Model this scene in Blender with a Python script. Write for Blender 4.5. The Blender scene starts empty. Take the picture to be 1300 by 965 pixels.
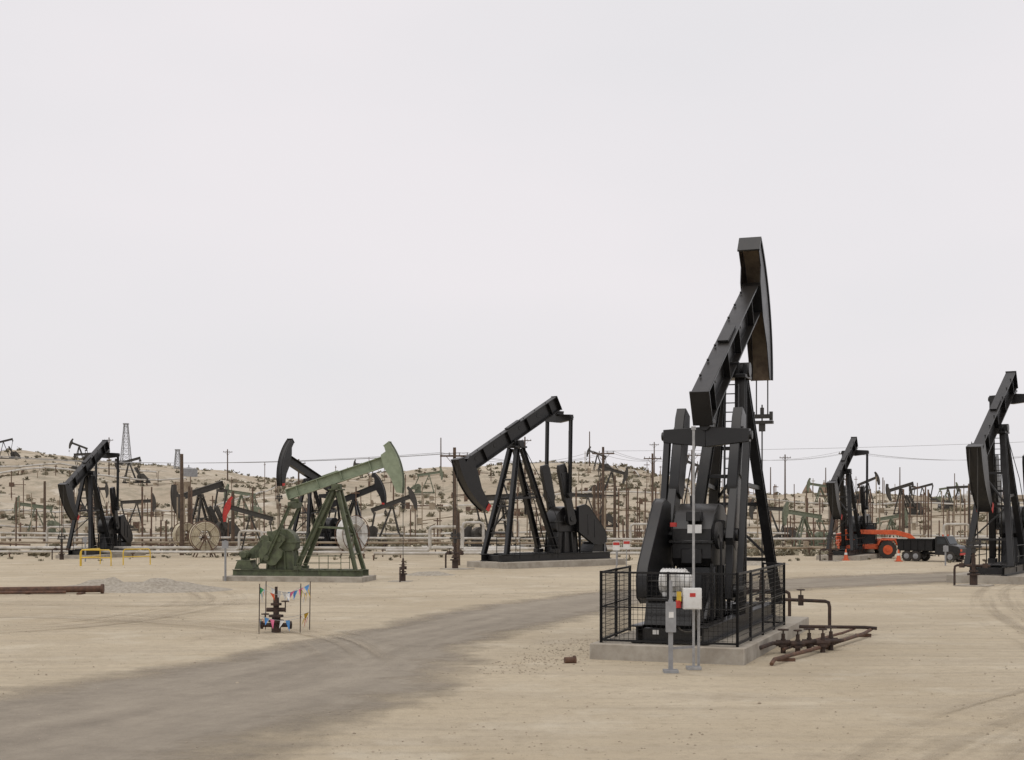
import bpy, bmesh, math, random
from mathutils import Vector, Matrix, noise
random.seed(7)
R=math.radians
sc=bpy.context.scene
V=Vector

# ------------------------------------------------------------------ materials
def newmat(name):
    m=bpy.data.materials.new(name); m.use_nodes=True
    nt=m.node_tree; nt.nodes.clear()
    out=nt.nodes.new('ShaderNodeOutputMaterial'); b=nt.nodes.new('ShaderNodeBsdfPrincipled')
    nt.links.new(b.outputs[0],out.inputs[0])
    return m,nt,b,out
def mat(name,c,c2=None,rough=.6,metal=0,scale=3,bump=.15,dust=0,dustc=(.36,.29,.2),spec=.5,bscale=None):
    m,nt,b,out=newmat(name); N=nt.nodes; L=nt.links
    b.inputs['Roughness'].default_value=rough; b.inputs['Metallic'].default_value=metal
    b.inputs['Specular IOR Level'].default_value=spec
    if c2 is None: c2=tuple(x*.72 for x in c)
    tc=N.new('ShaderNodeTexCoord'); nz=N.new('ShaderNodeTexNoise')
    nz.inputs['Scale'].default_value=scale; nz.inputs['Detail'].default_value=8; nz.inputs['Roughness'].default_value=.65
    L.new(tc.outputs['Object'],nz.inputs['Vector'])
    cr=N.new('ShaderNodeValToRGB'); cr.color_ramp.elements[0].position=.38; cr.color_ramp.elements[1].position=.62
    cr.color_ramp.elements[0].color=(*c2,1); cr.color_ramp.elements[1].color=(*c,1)
    L.new(nz.outputs['Fac'],cr.inputs['Fac']); col=cr.outputs['Color']
    if dust>0:
        g=N.new('ShaderNodeNewGeometry'); sx=N.new('ShaderNodeSeparateXYZ'); L.new(g.outputs['Normal'],sx.inputs[0])
        mr=N.new('ShaderNodeMapRange'); mr.inputs['From Min'].default_value=-.2; mr.inputs['From Max'].default_value=1
        L.new(sx.outputs['Z'],mr.inputs['Value'])
        n2=N.new('ShaderNodeTexNoise'); n2.inputs['Scale'].default_value=5; n2.inputs['Detail'].default_value=6
        L.new(tc.outputs['Object'],n2.inputs['Vector'])
        mu=N.new('ShaderNodeMath'); mu.operation='MULTIPLY'; L.new(mr.outputs[0],mu.inputs[0]); L.new(n2.outputs['Fac'],mu.inputs[1])
        m2=N.new('ShaderNodeMath'); m2.operation='MULTIPLY'; L.new(mu.outputs[0],m2.inputs[0]); m2.inputs[1].default_value=dust
        mx=N.new('ShaderNodeMix'); mx.data_type='RGBA'; L.new(m2.outputs[0],mx.inputs['Factor'])
        L.new(col,mx.inputs['A']); mx.inputs['B'].default_value=(*dustc,1); col=mx.outputs['Result']
    L.new(col,b.inputs['Base Color'])
    rr=N.new('ShaderNodeMapRange'); rr.inputs['To Min'].default_value=max(.05,rough-.12); rr.inputs['To Max'].default_value=min(1,rough+.15)
    L.new(nz.outputs['Fac'],rr.inputs['Value']); L.new(rr.outputs[0],b.inputs['Roughness'])
    if bump:
        bn=N.new('ShaderNodeTexNoise'); bn.inputs['Scale'].default_value=bscale or scale*4; bn.inputs['Detail'].default_value=5
        L.new(tc.outputs['Object'],bn.inputs['Vector'])
        bp=N.new('ShaderNodeBump'); bp.inputs['Strength'].default_value=bump; bp.inputs['Distance'].default_value=.02
        L.new(bn.outputs['Fac'],bp.inputs['Height']); L.new(bp.outputs[0],b.inputs['Normal'])
    return m
M={}
M['black']=mat('black_paint',(.0085,.009,.0105),(.0055,.0055,.0065),rough=.33,scale=2,bump=.05,dust=.09,spec=.5)
M['black2']=mat('black_paint_matte',(.010,.010,.011),(.006,.006,.007),rough=.5,scale=3,dust=.1,spec=.3)
M['hazed']=mat('hazed_black_paint',(.06,.056,.05),(.04,.037,.033),rough=.7,scale=2,dust=.3)  # black for far pumpjacks, greyed to paint in distance haze
M['hazegreen']=mat('hazed_green_paint',(.19,.215,.155),(.13,.15,.10),rough=.7,scale=2,dust=.3)  # green for far pumpjacks, with air haze put into the colour
M['grease']=mat('greasy_steel',(.03,.028,.026),(.012,.011,.01),rough=.5,scale=6,dust=.25)
M['headin']=mat('dusty_inner_steel',(.24,.19,.135),(.11,.08,.055),rough=.85,scale=1.6)
M['steel']=mat('galvanized_steel',(.42,.42,.42),(.3,.3,.3),rough=.5,metal=.4,scale=5)
M['greyp']=mat('grey_paint',(.3,.31,.32),(.22,.22,.23),rough=.55,dust=.3)
M['white']=mat('white_paint',(.74,.74,.72),(.6,.59,.56),rough=.5,dust=.2)
M['conc']=mat('concrete',(.40,.37,.32),(.27,.24,.2),rough=.9,scale=1.5,bump=.4,dust=.8,dustc=(.48,.41,.31))
M['rust']=mat('rusty_steel',(.15,.08,.05),(.07,.04,.028),rough=.85,scale=5,bump=.4)
M['hazerust']=mat('hazed_rust',(.17,.105,.07),(.09,.06,.045),rough=.85,scale=5,bump=.2)  # rust for distant steelwork, lightened in place of haze
M['rustd']=mat('dark_rust',(.07,.042,.03),(.03,.02,.017),rough=.8,scale=6,bump=.4)
M['red']=mat('red_paint',(.55,.04,.03),(.35,.03,.025),rough=.5)
M['yellow']=mat('yellow_paint',(.72,.5,.05),(.55,.36,.04),rough=.5)
M['orange']=mat('orange_paint',(.72,.12,.03),(.52,.08,.025),rough=.45,dust=.3)
M['gbeam']=mat('pale_green_paint',(.265,.315,.215),(.20,.24,.16),rough=.6,scale=2,dust=.3)
M['gdark']=mat('olive_green_paint',(.10,.125,.065),(.05,.06,.034),rough=.6,scale=2.2,dust=.4)
M['wood']=mat('weathered_wood',(.13,.09,.062),(.075,.05,.036),rough=.9,scale=4,bump=.4)
M['pipe']=mat('insulated_pipe_cladding',(.62,.605,.57),(.38,.35,.3),rough=.5,metal=.1,scale=.8,dust=.5)
M['pipe2']=mat('tan_pipe',(.36,.3,.22),(.2,.15,.1),rough=.7,scale=1,dust=.3)
M['rubber']=mat('rubber',(.02,.02,.02),(.035,.03,.027),rough=.85,dust=.4)
M['glass']=mat('dark_glass',(.03,.035,.04),(.02,.025,.03),rough=.12,bump=0)
M['pink']=mat('pink_plastic',(.8,.2,.35),rough=.5,bump=0)
M['blue']=mat('blue_plastic',(.12,.35,.7),rough=.5,bump=0)
M['green']=mat('green_plastic',(.1,.45,.2),rough=.5,bump=0)
M['hose']=mat('cream_hose',(.6,.54,.4),(.42,.36,.25),rough=.6,scale=3)
M['stone']=mat('stone',(.42,.35,.26),(.28,.23,.17),rough=.95,scale=2)
M['gravel']=mat('gravel',(.42,.375,.305),(.27,.235,.185),rough=.95,scale=7,bump=1,bscale=25)
M['scrub']=mat('dry_scrub',(.28,.245,.17),(.16,.145,.1),rough=.95,scale=.35,bump=0)  # scrub colour lightened to imitate haze over the hills
M['brown']=mat('brown_tank',(.26,.18,.12),rough=.7)

# ------------------------------------------------------------------ mesh builder
class MB:
    def __init__(s): s.v=[]; s.f=[]; s.mi=[]; s.cur=0
    def add(s,vs,fs):
        o=len(s.v); s.v+= [tuple(a) for a in vs]
        for f in fs: s.f.append([i+o for i in f]); s.mi.append(s.cur)
    def box(s,c,d,rot=None):
        c=V(c); hx,hy,hz=d[0]/2,d[1]/2,d[2]/2
        vs=[V((x,y,z)) for x in(-hx,hx) for y in(-hy,hy) for z in(-hz,hz)]
        if rot is not None: vs=[rot@a for a in vs]
        s.add([a+c for a in vs],[(0,1,3,2),(4,6,7,5),(0,4,5,1),(2,3,7,6),(0,2,6,4),(1,5,7,3)])
    def prof(s,p1,p2,pr,up=(0,0,1),pr2=None):
        p1=V(p1);p2=V(p2); t=(p2-p1).normalized(); up=V(up)
        if abs(t.dot(up))>.98: up=V((1,0,0))
        a=t.cross(up).normalized(); b=a.cross(t); n=len(pr); pr2=pr2 or pr
        vs=[p1+a*x+b*y for x,y in pr]+[p2+a*x+b*y for x,y in pr2]
        s.add(vs,[list(range(n)),list(range(2*n-1,n-1,-1))]+[(i,(i+1)%n,(i+1)%n+n,i+n) for i in range(n)])
    def bar(s,p1,p2,w,h,up=(0,0,1)):
        w/=2;h/=2; s.prof(p1,p2,[(-w,-h),(w,-h),(w,h),(-w,h)],up)
    def ibeam(s,p1,p2,w,h,t=.05,up=(0,0,1)):
        w/=2;h/=2;q=t*.5
        s.prof(p1,p2,[(-w,-h),(w,-h),(w,-h+t),(q,-h+t),(q,h-t),(w,h-t),(w,h),(-w,h),(-w,h-t),(-q,h-t),(-q,-h+t),(-w,-h+t)],up)
    def tube(s,p1,p2,r,n=12,r2=None):
        r2=r if r2 is None else r2
        c=[(math.cos(2*math.pi*i/n),math.sin(2*math.pi*i/n)) for i in range(n)]
        s.prof(p1,p2,[(x*r,y*r) for x,y in c],(0,0,1),[(x*r2,y*r2) for x,y in c])
    def path(s,pts,r,n=8):
        pts=[V(p) for p in pts]; rings=[]
        for i,p in enumerate(pts):
            t=(pts[min(i+1,len(pts)-1)]-pts[max(i-1,0)]).normalized()
            up=V((0,0,1)) if abs(t.z)<.9 else V((.3,.95,0)).normalized()
            if i==0: a=t.cross(up).normalized()
            else:
                a=(a-t*a.dot(t)).normalized()
            b=t.cross(a)
            rings+=[p+(a*math.cos(2*math.pi*k/n)+b*math.sin(2*math.pi*k/n))*r for k in range(n)]
        fs=[list(range(n)),list(range(len(rings)-1,len(rings)-n-1,-1))]
        for i in range(len(pts)-1):
            for k in range(n): fs.append((i*n+k,i*n+(k+1)%n,(i+1)*n+(k+1)%n,(i+1)*n+k))
        s.add(rings,fs)
    def prism(s,poly,y0,y1):
        n=len(poly)
        s.add([(x,y0,z) for x,z in poly]+[(x,y1,z) for x,z in poly],[list(range(n)),list(range(2*n-1,n-1,-1))]+[(i,(i+1)%n,(i+1)%n+n,i+n) for i in range(n)])
    def torus(s,c,ax,Rr,r,n=28,m=8):
        c=V(c);ax=V(ax).normalized(); u=ax.cross(V((0,0,1)) if abs(ax.z)<.9 else V((1,0,0))).normalized(); w=ax.cross(u)
        vs=[]
        for i in range(n):
            d=u*math.cos(2*math.pi*i/n)+w*math.sin(2*math.pi*i/n)
            for k in range(m): vs.append(c+d*(Rr+r*math.cos(2*math.pi*k/m))+ax*r*math.sin(2*math.pi*k/m))
        s.add(vs,[(i*m+k,((i+1)%n)*m+k,((i+1)%n)*m+(k+1)%m,i*m+(k+1)%m) for i in range(n) for k in range(m)])
    def mesh(s,name,mats,smooth=True):
        me=bpy.data.meshes.new(name); me.from_pydata(s.v,[],s.f)
        if not isinstance(mats,(list,tuple)): mats=[mats]
        for a in mats: me.materials.append(M[a] if isinstance(a,str) else a)
        for p,i in zip(me.polygons,s.mi): p.material_index=min(i,len(mats)-1)
        bm=bmesh.new(); bm.from_mesh(me); bmesh.ops.recalc_face_normals(bm,faces=bm.faces); bm.to_mesh(me); bm.free()
        if smooth:
            for p in me.polygons: p.use_smooth=True
            me.set_sharp_from_angle(angle=R(35))
        return me
def obj(name,me,parent=None,loc=None):
    o=bpy.data.objects.new(name,me); sc.collection.objects.link(o)
    if parent: o.parent=parent
    if loc: o.location=loc
    return o
def empty(name,loc=(0,0,0),h=0,s=1):
    e=bpy.data.objects.new(name,None); sc.collection.objects.link(e); e.location=loc; e.rotation_euler=(0,0,R(h)); e.scale=(s,s,s); e.empty_display_size=.3
    return e
def bevel(o,w=.012):
    b=o.modifiers.new('b','BEVEL'); b.width=w; b.segments=1; b.limit_method='ANGLE'; b.angle_limit=R(50)

# ------------------------------------------------------------------ terrain
def sst(a,b,x):
    t=max(0,min(1,(x-a)/(b-a))); return t*t*(3-2*t)
RP=[(-400,14),(-200,18),(-151,19.5),(-130,19),(-115,16.5),(-81,14.5),(-68,11.5),(-45,11.5),(-30,13),(0,15),(14,17),(25,16.5),(35,13.5),(46,8.3),(81,7.8),(110,6.8),(135,4),(160,3.4),(250,6),(500,8)]
def ridge(x):
    if x<=RP[0][0]: return RP[0][1]
    for (a,b),(c,d) in zip(RP,RP[1:]):
        if x<=c:
            t=(x-a)/(c-a); return b+(d-b)*t
    return RP[-1][1]
def hgt(x,y):
    z=.035*noise.noise(V((x*.13,y*.13,1.3)))+.015*noise.noise(V((x*.5,y*.5,4)))
    if y>95:
        rr=(ridge(x-5)+ridge(x)+ridge(x+5))/3
        base=sst(110,400,y)**.85*(rr-1.0)*(1-.8*sst(460,800,y))
        amp=sst(98,190,y)*(1-.6*sst(300,420,y))*(1-.7*sst(500,900,y))
        n=noise.fractal(V((x*.018,y*.018,7.7)),1.0,2.1,5)
        g=1-abs(noise.noise(V((x*.03,y*.016,2.2))))*2
        right=1-.5*sst(40,120,x)
        z+=base+amp*(3.0*n+1.6*(g-.6))*right
        z+=sst(150,300,y)*.5*noise.noise(V((x*.12,y*.12,5)))
    return z
xs=[]; x=0
while x<2600:
    xs.append(x); x+= 1 if x<70 else (2.5 if x<230 else max(6,(x-200)*.2))
xs=[-a for a in xs[:0:-1]]+xs
ys=[]; y=-60
while y<5200:
    ys.append(y); y+= 1.2 if y<110 else (2 if y<480 else max(5,(y-450)*.15))
vs=[(x,y,hgt(x,y)) for y in ys for x in xs]; nx=len(xs)
fs=[(j*nx+i,j*nx+i+1,(j+1)*nx+i+1,(j+1)*nx+i) for j in range(len(ys)-1) for i in range(nx-1)]
me=bpy.data.meshes.new('ground'); me.from_pydata(vs,[],fs)
for p in me.polygons: p.use_smooth=True

def ground_mat():
    m,nt,b,out=newmat('sandy_ground'); N=nt.nodes; L=nt.links
    b.inputs['Roughness'].default_value=.95; b.inputs['Specular IOR Level'].default_value=.15
    g=N.new('ShaderNodeNewGeometry'); P=g.outputs['Position']
    def nz(scale,det=8,rough=.6,vec=P,dist=0):
        n=N.new('ShaderNodeTexNoise'); n.inputs['Scale'].default_value=scale; n.inputs['Detail'].default_value=det
        n.inputs['Roughness'].default_value=rough; n.inputs['Distortion'].default_value=dist; L.new(vec,n.inputs['Vector']); return n.outputs['Fac']
    def ramp(f,a,b2,ca,cb):
        r=N.new('ShaderNodeValToRGB'); e=r.color_ramp.elements; e[0].position=a;e[1].position=b2;e[0].color=(*ca,1);e[1].color=(*cb,1); L.new(f,r.inputs['Fac']); return r.outputs['Color']
    def mix(f,a,b2,bt='MIX'):
        x=N.new('ShaderNodeMix'); x.data_type='RGBA'; x.blend_type=bt
        if isinstance(f,float): x.inputs['Factor'].default_value=f
        else: L.new(f,x.inputs['Factor'])
        L.new(a,x.inputs['A']); 
        if isinstance(b2,tuple): x.inputs['B'].default_value=(*b2,1)
        else: L.new(b2,x.inputs['B'])
        return x.outputs['Result']
    base=ramp(nz(.11,10,.62),.35,.68,(.505,.42,.295),(.65,.56,.415))
    mp=N.new('ShaderNodeMapping'); mp.inputs['Rotation'].default_value=(0,0,R(-12)); mp.inputs['Scale'].default_value=(.12,1.1,1)
    L.new(P,mp.inputs['Vector'])
    st=nz(1.0,7,.65,mp.outputs[0],.6)
    base=mix(ramp(st,.45,.62,(0,0,0),(.55,.55,.55)),base,(.47,.40,.30))
    mp2=N.new('ShaderNodeMapping'); mp2.inputs['Rotation'].default_value=(0,0,R(58)); mp2.inputs['Scale'].default_value=(.07,1.7,1); L.new(P,mp2.inputs['Vector'])
    s2=nz(1.0,6,.6,mp2.outputs[0],.9)
    base=mix(ramp(s2,.52,.62,(0,0,0),(.4,.4,.4)),base,(.42,.355,.26))
    # darker disturbed patches
    base=mix(ramp(nz(.22,10,.72,dist=.4),.55,.68,(0,0,0),(.6,.6,.6)),base,(.38,.315,.23))
    fine=nz(3.2,8,.75)
    base=mix(ramp(fine,.50,.7,(0,0,0),(.6,.6,.6)),base,(.37,.305,.215))
    spk=nz(9,6,.8)
    base=mix(ramp(spk,.58,.7,(0,0,0),(.65,.65,.65)),base,(.30,.25,.18))
    pale=nz(.35,6,.7)
    base=mix(ramp(pale,.53,.72,(0,0,0),(.6,.6,.6)),base,(.70,.63,.50))
    sx=N.new('ShaderNodeSeparateXYZ'); L.new(P,sx.inputs[0])
    mr=N.new('ShaderNodeMapRange'); mr.inputs['From Min'].default_value=98; mr.inputs['From Max'].default_value=150; L.new(sx.outputs['Y'],mr.inputs['Value'])
    hc=ramp(nz(.03,12,.68),.4,.62,(.41,.34,.25),(.56,.485,.375))
    hc=mix(ramp(nz(.16,10,.75),.5,.62,(0,0,0),(.75,.75,.75)),hc,(.28,.25,.185))
    hc=mix(ramp(nz(.06,8,.7,dist=1.5),.56,.66,(0,0,0),(.8,.8,.8)),hc,(.65,.59,.495))
    hc=mix(ramp(nz(.9,8,.8),.52,.64,(0,0,0),(.6,.6,.6)),hc,(.28,.24,.175))
    col=mix(mr.outputs[0],base,hc)  # blends to hill colours with distance; their paleness is painted haze
    L.new(col,b.inputs['Base Color'])
    ad=N.new('ShaderNodeMath'); ad.operation='ADD'; L.new(fine,ad.inputs[0]); L.new(st,ad.inputs[1])
    a2=N.new('ShaderNodeMath'); a2.operation='ADD'; L.new(ad.outputs[0],a2.inputs[0]); L.new(nz(14,5,.7),a2.inputs[1])
    a3=N.new('ShaderNodeMath'); a3.operation='ADD'; L.new(a2.outputs[0],a3.inputs[0]); L.new(s2,a3.inputs[1])
    bp=N.new('ShaderNodeBump'); bp.inputs['Strength'].default_value=.7; bp.inputs['Distance'].default_value=.09
    L.new(a3.outputs[0],bp.inputs['Height']); L.new(bp.outputs[0],b.inputs['Normal'])
    return m
me.materials.append(ground_mat()); obj('ground',me)

# ------------------------------------------------------------------ ribbons (road, tyre tracks)
def ribbon_mat(name,c1,c2,strength=1.0,stripes=False,cut=.5,nscale=.5):
    m,nt,b,out=newmat(name); N=nt.nodes; L=nt.links
    b.inputs['Roughness'].default_value=.95; b.inputs['Specular IOR Level'].default_value=.15
    uv=N.new('ShaderNodeUVMap'); g=N.new('ShaderNodeNewGeometry')
    sp=N.new('ShaderNodeSeparateXYZ'); L.new(uv.outputs[0],sp.inputs[0])
    def nz(scale,vec,det=8,rough=.65):
        n=N.new('ShaderNodeTexNoise'); n.inputs['Scale'].default_value=scale; n.inputs['Detail'].default_value=det; n.inputs['Roughness'].default_value=rough; L.new(vec,n.inputs['Vector']); return n.outputs['Fac']
    def math_(op,a,b2):
        x=N.new('ShaderNodeMath'); x.operation=op
        for i,q in enumerate((a,b2)):
            if q is None: continue
            if isinstance(q,(int,float)): x.inputs[i].default_value=q
            else: L.new(q,x.inputs[i])
        return x.outputs[0]
    mp=N.new('ShaderNodeMapping'); mp.inputs['Scale'].default_value=(9 if not stripes else 7,.10 if not stripes else .05,1); L.new(uv.outputs[0],mp.inputs['Vector'])
    st=nz(1,mp.outputs[0],6,.6)
    cr=N.new('ShaderNodeValToRGB'); e=cr.color_ramp.elements; e[0].position=.36;e[1].position=.64;e[0].color=(*c2,1);e[1].color=(*c1,1)
    mixf=math_('ADD',math_('MULTIPLY',st,.5),math_('MULTIPLY',nz(1.1,g.outputs['Position'],12,.78),.5)); L.new(mixf,cr.inputs['Fac'])
    L.new(cr.outputs[0],b.inputs['Base Color'])
    ed=math_('MULTIPLY',math_('ABSOLUTE',math_('SUBTRACT',sp.outputs['X'],.5),None),2)
    e2=math_('SUBTRACT',1,ed)
    n=nz(nscale,g.outputs['Position'],10,.72)
    if not stripes:
        mk=math_('ADD',math_('MULTIPLY',e2,2.6),math_('SUBTRACT',math_('MULTIPLY',n,2.2),1.75-(.5-cut)))
        cl=N.new('ShaderNodeMapRange'); cl.inputs['From Min'].default_value=0; cl.inputs['From Max'].default_value=.9; cl.inputs['To Max'].default_value=strength; L.new(mk,cl.inputs['Value']); fac=cl.outputs[0]
    else:
        at=N.new('ShaderNodeAttribute'); at.attribute_name='fade'
        cl=N.new('ShaderNodeMapRange'); cl.inputs['From Min'].default_value=.47; cl.inputs['From Max'].default_value=.62; cl.inputs['To Max'].default_value=strength; L.new(math_('ADD',math_('MULTIPLY',st,.75),math_('MULTIPLY',n,.25)),cl.inputs['Value'])
        fac=math_('MULTIPLY',math_('MULTIPLY',cl.outputs[0],at.outputs['Fac']),math_('MINIMUM',math_('MULTIPLY',e2,3),1))
    tr=N.new('ShaderNodeBsdfTransparent'); mx=N.new('ShaderNodeMixShader'); L.new(fac,mx.inputs[0]); L.new(tr.outputs[0],mx.inputs[1]); L.new(b.outputs[0],mx.inputs[2]); L.new(mx.outputs[0],out.inputs[0])
    bp=N.new('ShaderNodeBump'); bp.inputs['Strength'].default_value=.8; bp.inputs['Distance'].default_value=.07
    L.new(math_('ADD',st,nz(7,g.outputs['Position'])),bp.inputs['Height']); L.new(bp.outputs[0],b.inputs['Normal'])
    return m
def cr_interp(pts,n):
    out=[]; P=[V(p) for p in pts]; P=[P[0]*2-P[1]]+P+[P[-1]*2-P[-2]]
    for i in range(1,len(P)-2):
        for k in range(n):
            t=k/n; a,b,c,d=P[i-1],P[i],P[i+1],P[i+2]
            out.append(.5*((2*b)+(c-a)*t+(2*a-5*b+4*c-d)*t*t+(3*b-a-3*c+d)*t**3))
    out.append(P[-2]); return out
def ribbon(name,left,right,m,off,nu=8,n=12,parent=None):
    Lp=cr_interp(left,n);Rp=cr_interp(right,n); vs=[];uv=[];fd=[];s=0
    for j,(a,b) in enumerate(zip(Lp,Rp)):
        if j: s+=((a+b)/2-(Lp[j-1]+Rp[j-1])/2).length
        for i in range(nu+1):
            p=a.lerp(b,i/nu); vs.append((p.x,p.y,hgt(p.x,p.y)+off)); uv.append((i/nu,s)); fd.append(min(1,2.2*math.sin(math.pi*j/(len(Lp)-1))))
    w=nu+1; fs=[(j*w+i,j*w+i+1,(j+1)*w+i+1,(j+1)*w+i) for j in range(len(Lp)-1) for i in range(nu)]
    me=bpy.data.meshes.new(name); me.from_pydata(vs,[],fs); ul=me.uv_layers.new(name='UVMap')
    for lp in me.loops: ul.data[lp.index].uv=uv[lp.vertex_index]
    at=me.attributes.new('fade','FLOAT','POINT')
    for i,q in enumerate(fd): at.data[i].value=q
    for p in me.polygons: p.use_smooth=True
    me.materials.append(m); return obj(name,me,parent)
rm=ribbon_mat('packed_dirt_road',(.42,.365,.29),(.26,.225,.18),.88)
Lft=[(-19,8,0),(-16,17,0),(-12.8,24.2,0),(-10.6,28.3,0),(-8.3,32.2,0),(-6.8,36.5,0),(-5.2,40.5,0),(-3.7,46.5,0),(-.5,53.5,0),(4,60.6,0),(9.1,67,0),(16,73,0),(28,80,0),(45,86,0)]
Rgt=[(-6,8,0),(-3,15,0),(-.6,22,0),(.9,27,0),(.5,31,0),(.4,34,0),(1.3,38.5,0),(3.6,44,0),(6,49.5,0),(8.5,53,0),(13,57.5,0),(20,62,0),(30,68,0),(46,74,0)]
ribbon('dirt_road',Lft,Rgt,rm,.012,nu=14)
tm=ribbon_mat('tyre_marked_dirt',(.50,.43,.33),(.38,.32,.235),.5,stripes=True,nscale=.9)
tt=empty('tire_tracks')
def track(c,w=3.4):
    P=[V((a,b,0)) for a,b in c]; l=[];r=[]
    for i,p in enumerate(P):
        t=(P[min(i+1,len(P)-1)]-P[max(0,i-1)]).normalized(); nn=V((-t.y,t.x,0)); l.append(p+nn*w/2); r.append(p-nn*w/2)
    ribbon('track',l,r,tm,.020+.006*(len(tt.children)),nu=6,parent=tt)
track([(9,12),(10.5,22),(13,30),(15,40),(17.5,50),(22,62),(30,75)])
track([(2.5,12),(5,18),(9,24),(14,29),(20,33),(30,37)])
track([(-26,54),(-14,50),(-6,53),(4,58),(14,64)],3)
track([(14,12),(14,22),(17,33),(22,45),(31,58)],4)
track([(-22,34),(-16,38),(-12,43),(-11,52),(-14,62)],3)
track([(-26,44),(-16,45),(-9,42),(-5,37),(-3,30)],3)

# ------------------------------------------------------------------ pumpjack
def rot2(x,z,t): return (x*math.cos(t)-z*math.sin(t), x*math.sin(t)+z*math.cos(t))
def build_jack(body='black',beamc='black',Hs=7.3,Lf=4.25,Lr=3.7,tilt=28,aup=30,adn=-30,wdir=78,pin_down=False,tip='red',motor='greyp',pad=True,detail=True,bh=.85,headin='headin',gy=.62,headc=None,small=False):
    parts=[]; t=R(tilt); headc=headc or beamc
    def B(x,y,z):
        a,b=rot2(x,z,t); return V((a,y,b+Hs))
    RB=Matrix.Rotation(-t,3,'Y')
    if pad:
        m=MB(); m.box((-2.55,0,-.1),(9.6,3.5,.9)); m.box((4.4,0,-.25),(1.4,1.4,.6)); parts.append(('concrete_pad',m,['conc'],.02))
    m=MB()
    for y in(-.75,.75): m.ibeam((-7.0,y,.56),(2.0,y,.56),.26,.4,.04)
    for x in(-6.9,-5.2,-3.6,-2,-.3,1.5): m.bar((x,-.6,.55),(x,.6,.55),.2,.3)
    parts.append(('skid_base',m,[body],.01))
    m=MB(); top=Hs-.45
    F=[];Bk=[]
    for s in(-1,1):
        a=V((.18,s*.3,top)); b=V((1.6,s*.98,.76)); m.ibeam(a,b,.26,.26,.035,up=(1,0,0)); F.append((a,b))
        a=V((-.18,s*.3,top)); b=V((-2.45,s*.72,1.0)); m.ibeam(a,b,.28,.26,.035,up=(1,0,0)); Bk.append((a,b))
        m.box((-2.45,s*.72,.88),(.5,.35,.24)); m.box((1.6,s*.98,.77),(.45,.4,.03))
    for k in(.3,.55,.8):
        m.bar(F[0][0].lerp(F[0][1],k),F[1][0].lerp(F[1][1],k),.1,.1)
    m.bar(F[0][0].lerp(F[0][1],.3),F[1][0].lerp(F[1][1],.55),.07,.07); m.bar(F[0][0].lerp(F[0][1],.8),F[1][0].lerp(F[1][1],.551),.07,.07)
    m.bar(Bk[0][0].lerp(Bk[0][1],.45),Bk[1][0].lerp(Bk[1][1],.45),.1,.1)
    for s in(0,1): m.bar(F[s][0].lerp(F[s][1],.48),Bk[s][0].lerp(Bk[s][1],.48),.1,.12)
    m.box((0,0,top+.06),(.9,.95,.1))
    parts.append(('samson_post',m,[body],.01))
    if detail:
        m=MB(); a,b=Bk[0]; o=V((-.22,.02,0)); w=V((.0,.36,0))
        a2=a.lerp(b,.03)+o;b2=a.lerp(b,.97)+o
        m.tube(a2,b2,.028,6); m.tube(a2+w,b2+w,.028,6)
        n=22
        for i in range(n+1):
            q=a2.lerp(b2,i/n); m.tube(q,q+w,.016,5)
        parts.append(('ladder',m,[body],0))
    m=MB(); m.box((0,0,Hs-.22),(.6,.55,.42)); m.tube((0,-.52,Hs-.2),(0,.52,Hs-.2),.2,16)
    for s in(-1,1): m.box((0,s*.42,Hs-.24),(.45,.12,.36))
    parts.append(('saddle_bearing',m,[body],.01))
    m=MB(); z0=bh/2+.02
    m.ibeam(B(-Lr-.25,0,z0),B(Lf-.35,0,z0),.44,bh,.05,up=B(0,0,1)-B(0,0,0))
    if detail:
        for x in(-Lr+.5,-1.2,.5,2.6): 
            for s in(-1,1): m.box(B(x,s*.12,z0),(.035,.18,bh-.11),RB)
        for x in(-2.2,-.6,1.6,3.2):
            for s in(-1,1): m.tube(B(x,s*.022,z0+.05),B(x,s*.045,z0+.05),.12,14)
        m.box(B(-.2,0,bh+.07),(1.1,.3,.07),RB)
        for x in(-3,-2,-1,1,2,3): m.tube(B(x,.16,bh+.04),B(x,.16,bh+.1),.035,6)
    m.box(B(-Lr-.26,0,z0),(.05,.5,bh+.06),RB)
    parts.append(('walking_beam',m,[beamc],.008))
    Rr=Lf+.45; ua,da=R(aup),R(adn); n=18
    arc=[(Rr*math.cos(da+(ua-da)*i/n),Rr*math.sin(da+(ua-da)*i/n)) for i in range(n+1)]
    def pc(a,dep): return ((Rr-dep)*math.cos(a),(Rr-dep)*math.sin(a))
    back=[pc(ua,.38),pc(ua*.72,.5),(Lf-.55,bh+.12),(Lf-.62,-.05),pc(da*.5,.72),pc(da,.34)]
    m=MB()
    for s in(-1,1):
        poly=[B(x,0,z) for x,z in arc+back]; m.prism([(p.x,p.z) for p in poly],s*.27,s*.295)
    fp=[B(x,0,z) for x,z in arc]
    ip=[B(x-.03*math.cos(math.atan2(z,x)),0,z-.03*math.sin(math.atan2(z,x))) for x,z in arc]
    m.prism([(p.x,p.z) for p in fp]+[(p.x,p.z) for p in ip[::-1]],-.268,.268)
    for s in(-1,1):
        op=[B(x+.05*math.cos(math.atan2(z,x)),0,z+.05*math.sin(math.atan2(z,x))) for x,z in arc]
        m.prism([(p.x,p.z) for p in op]+[(p.x,p.z) for p in ip[::-1]],s*.296,s*.33)
    q_=pc(ua,.17); m.box(B(q_[0],0,q_[1]),(.5,.64,.06),Matrix.Rotation(-(t+ua),3,'Y'))
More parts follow.
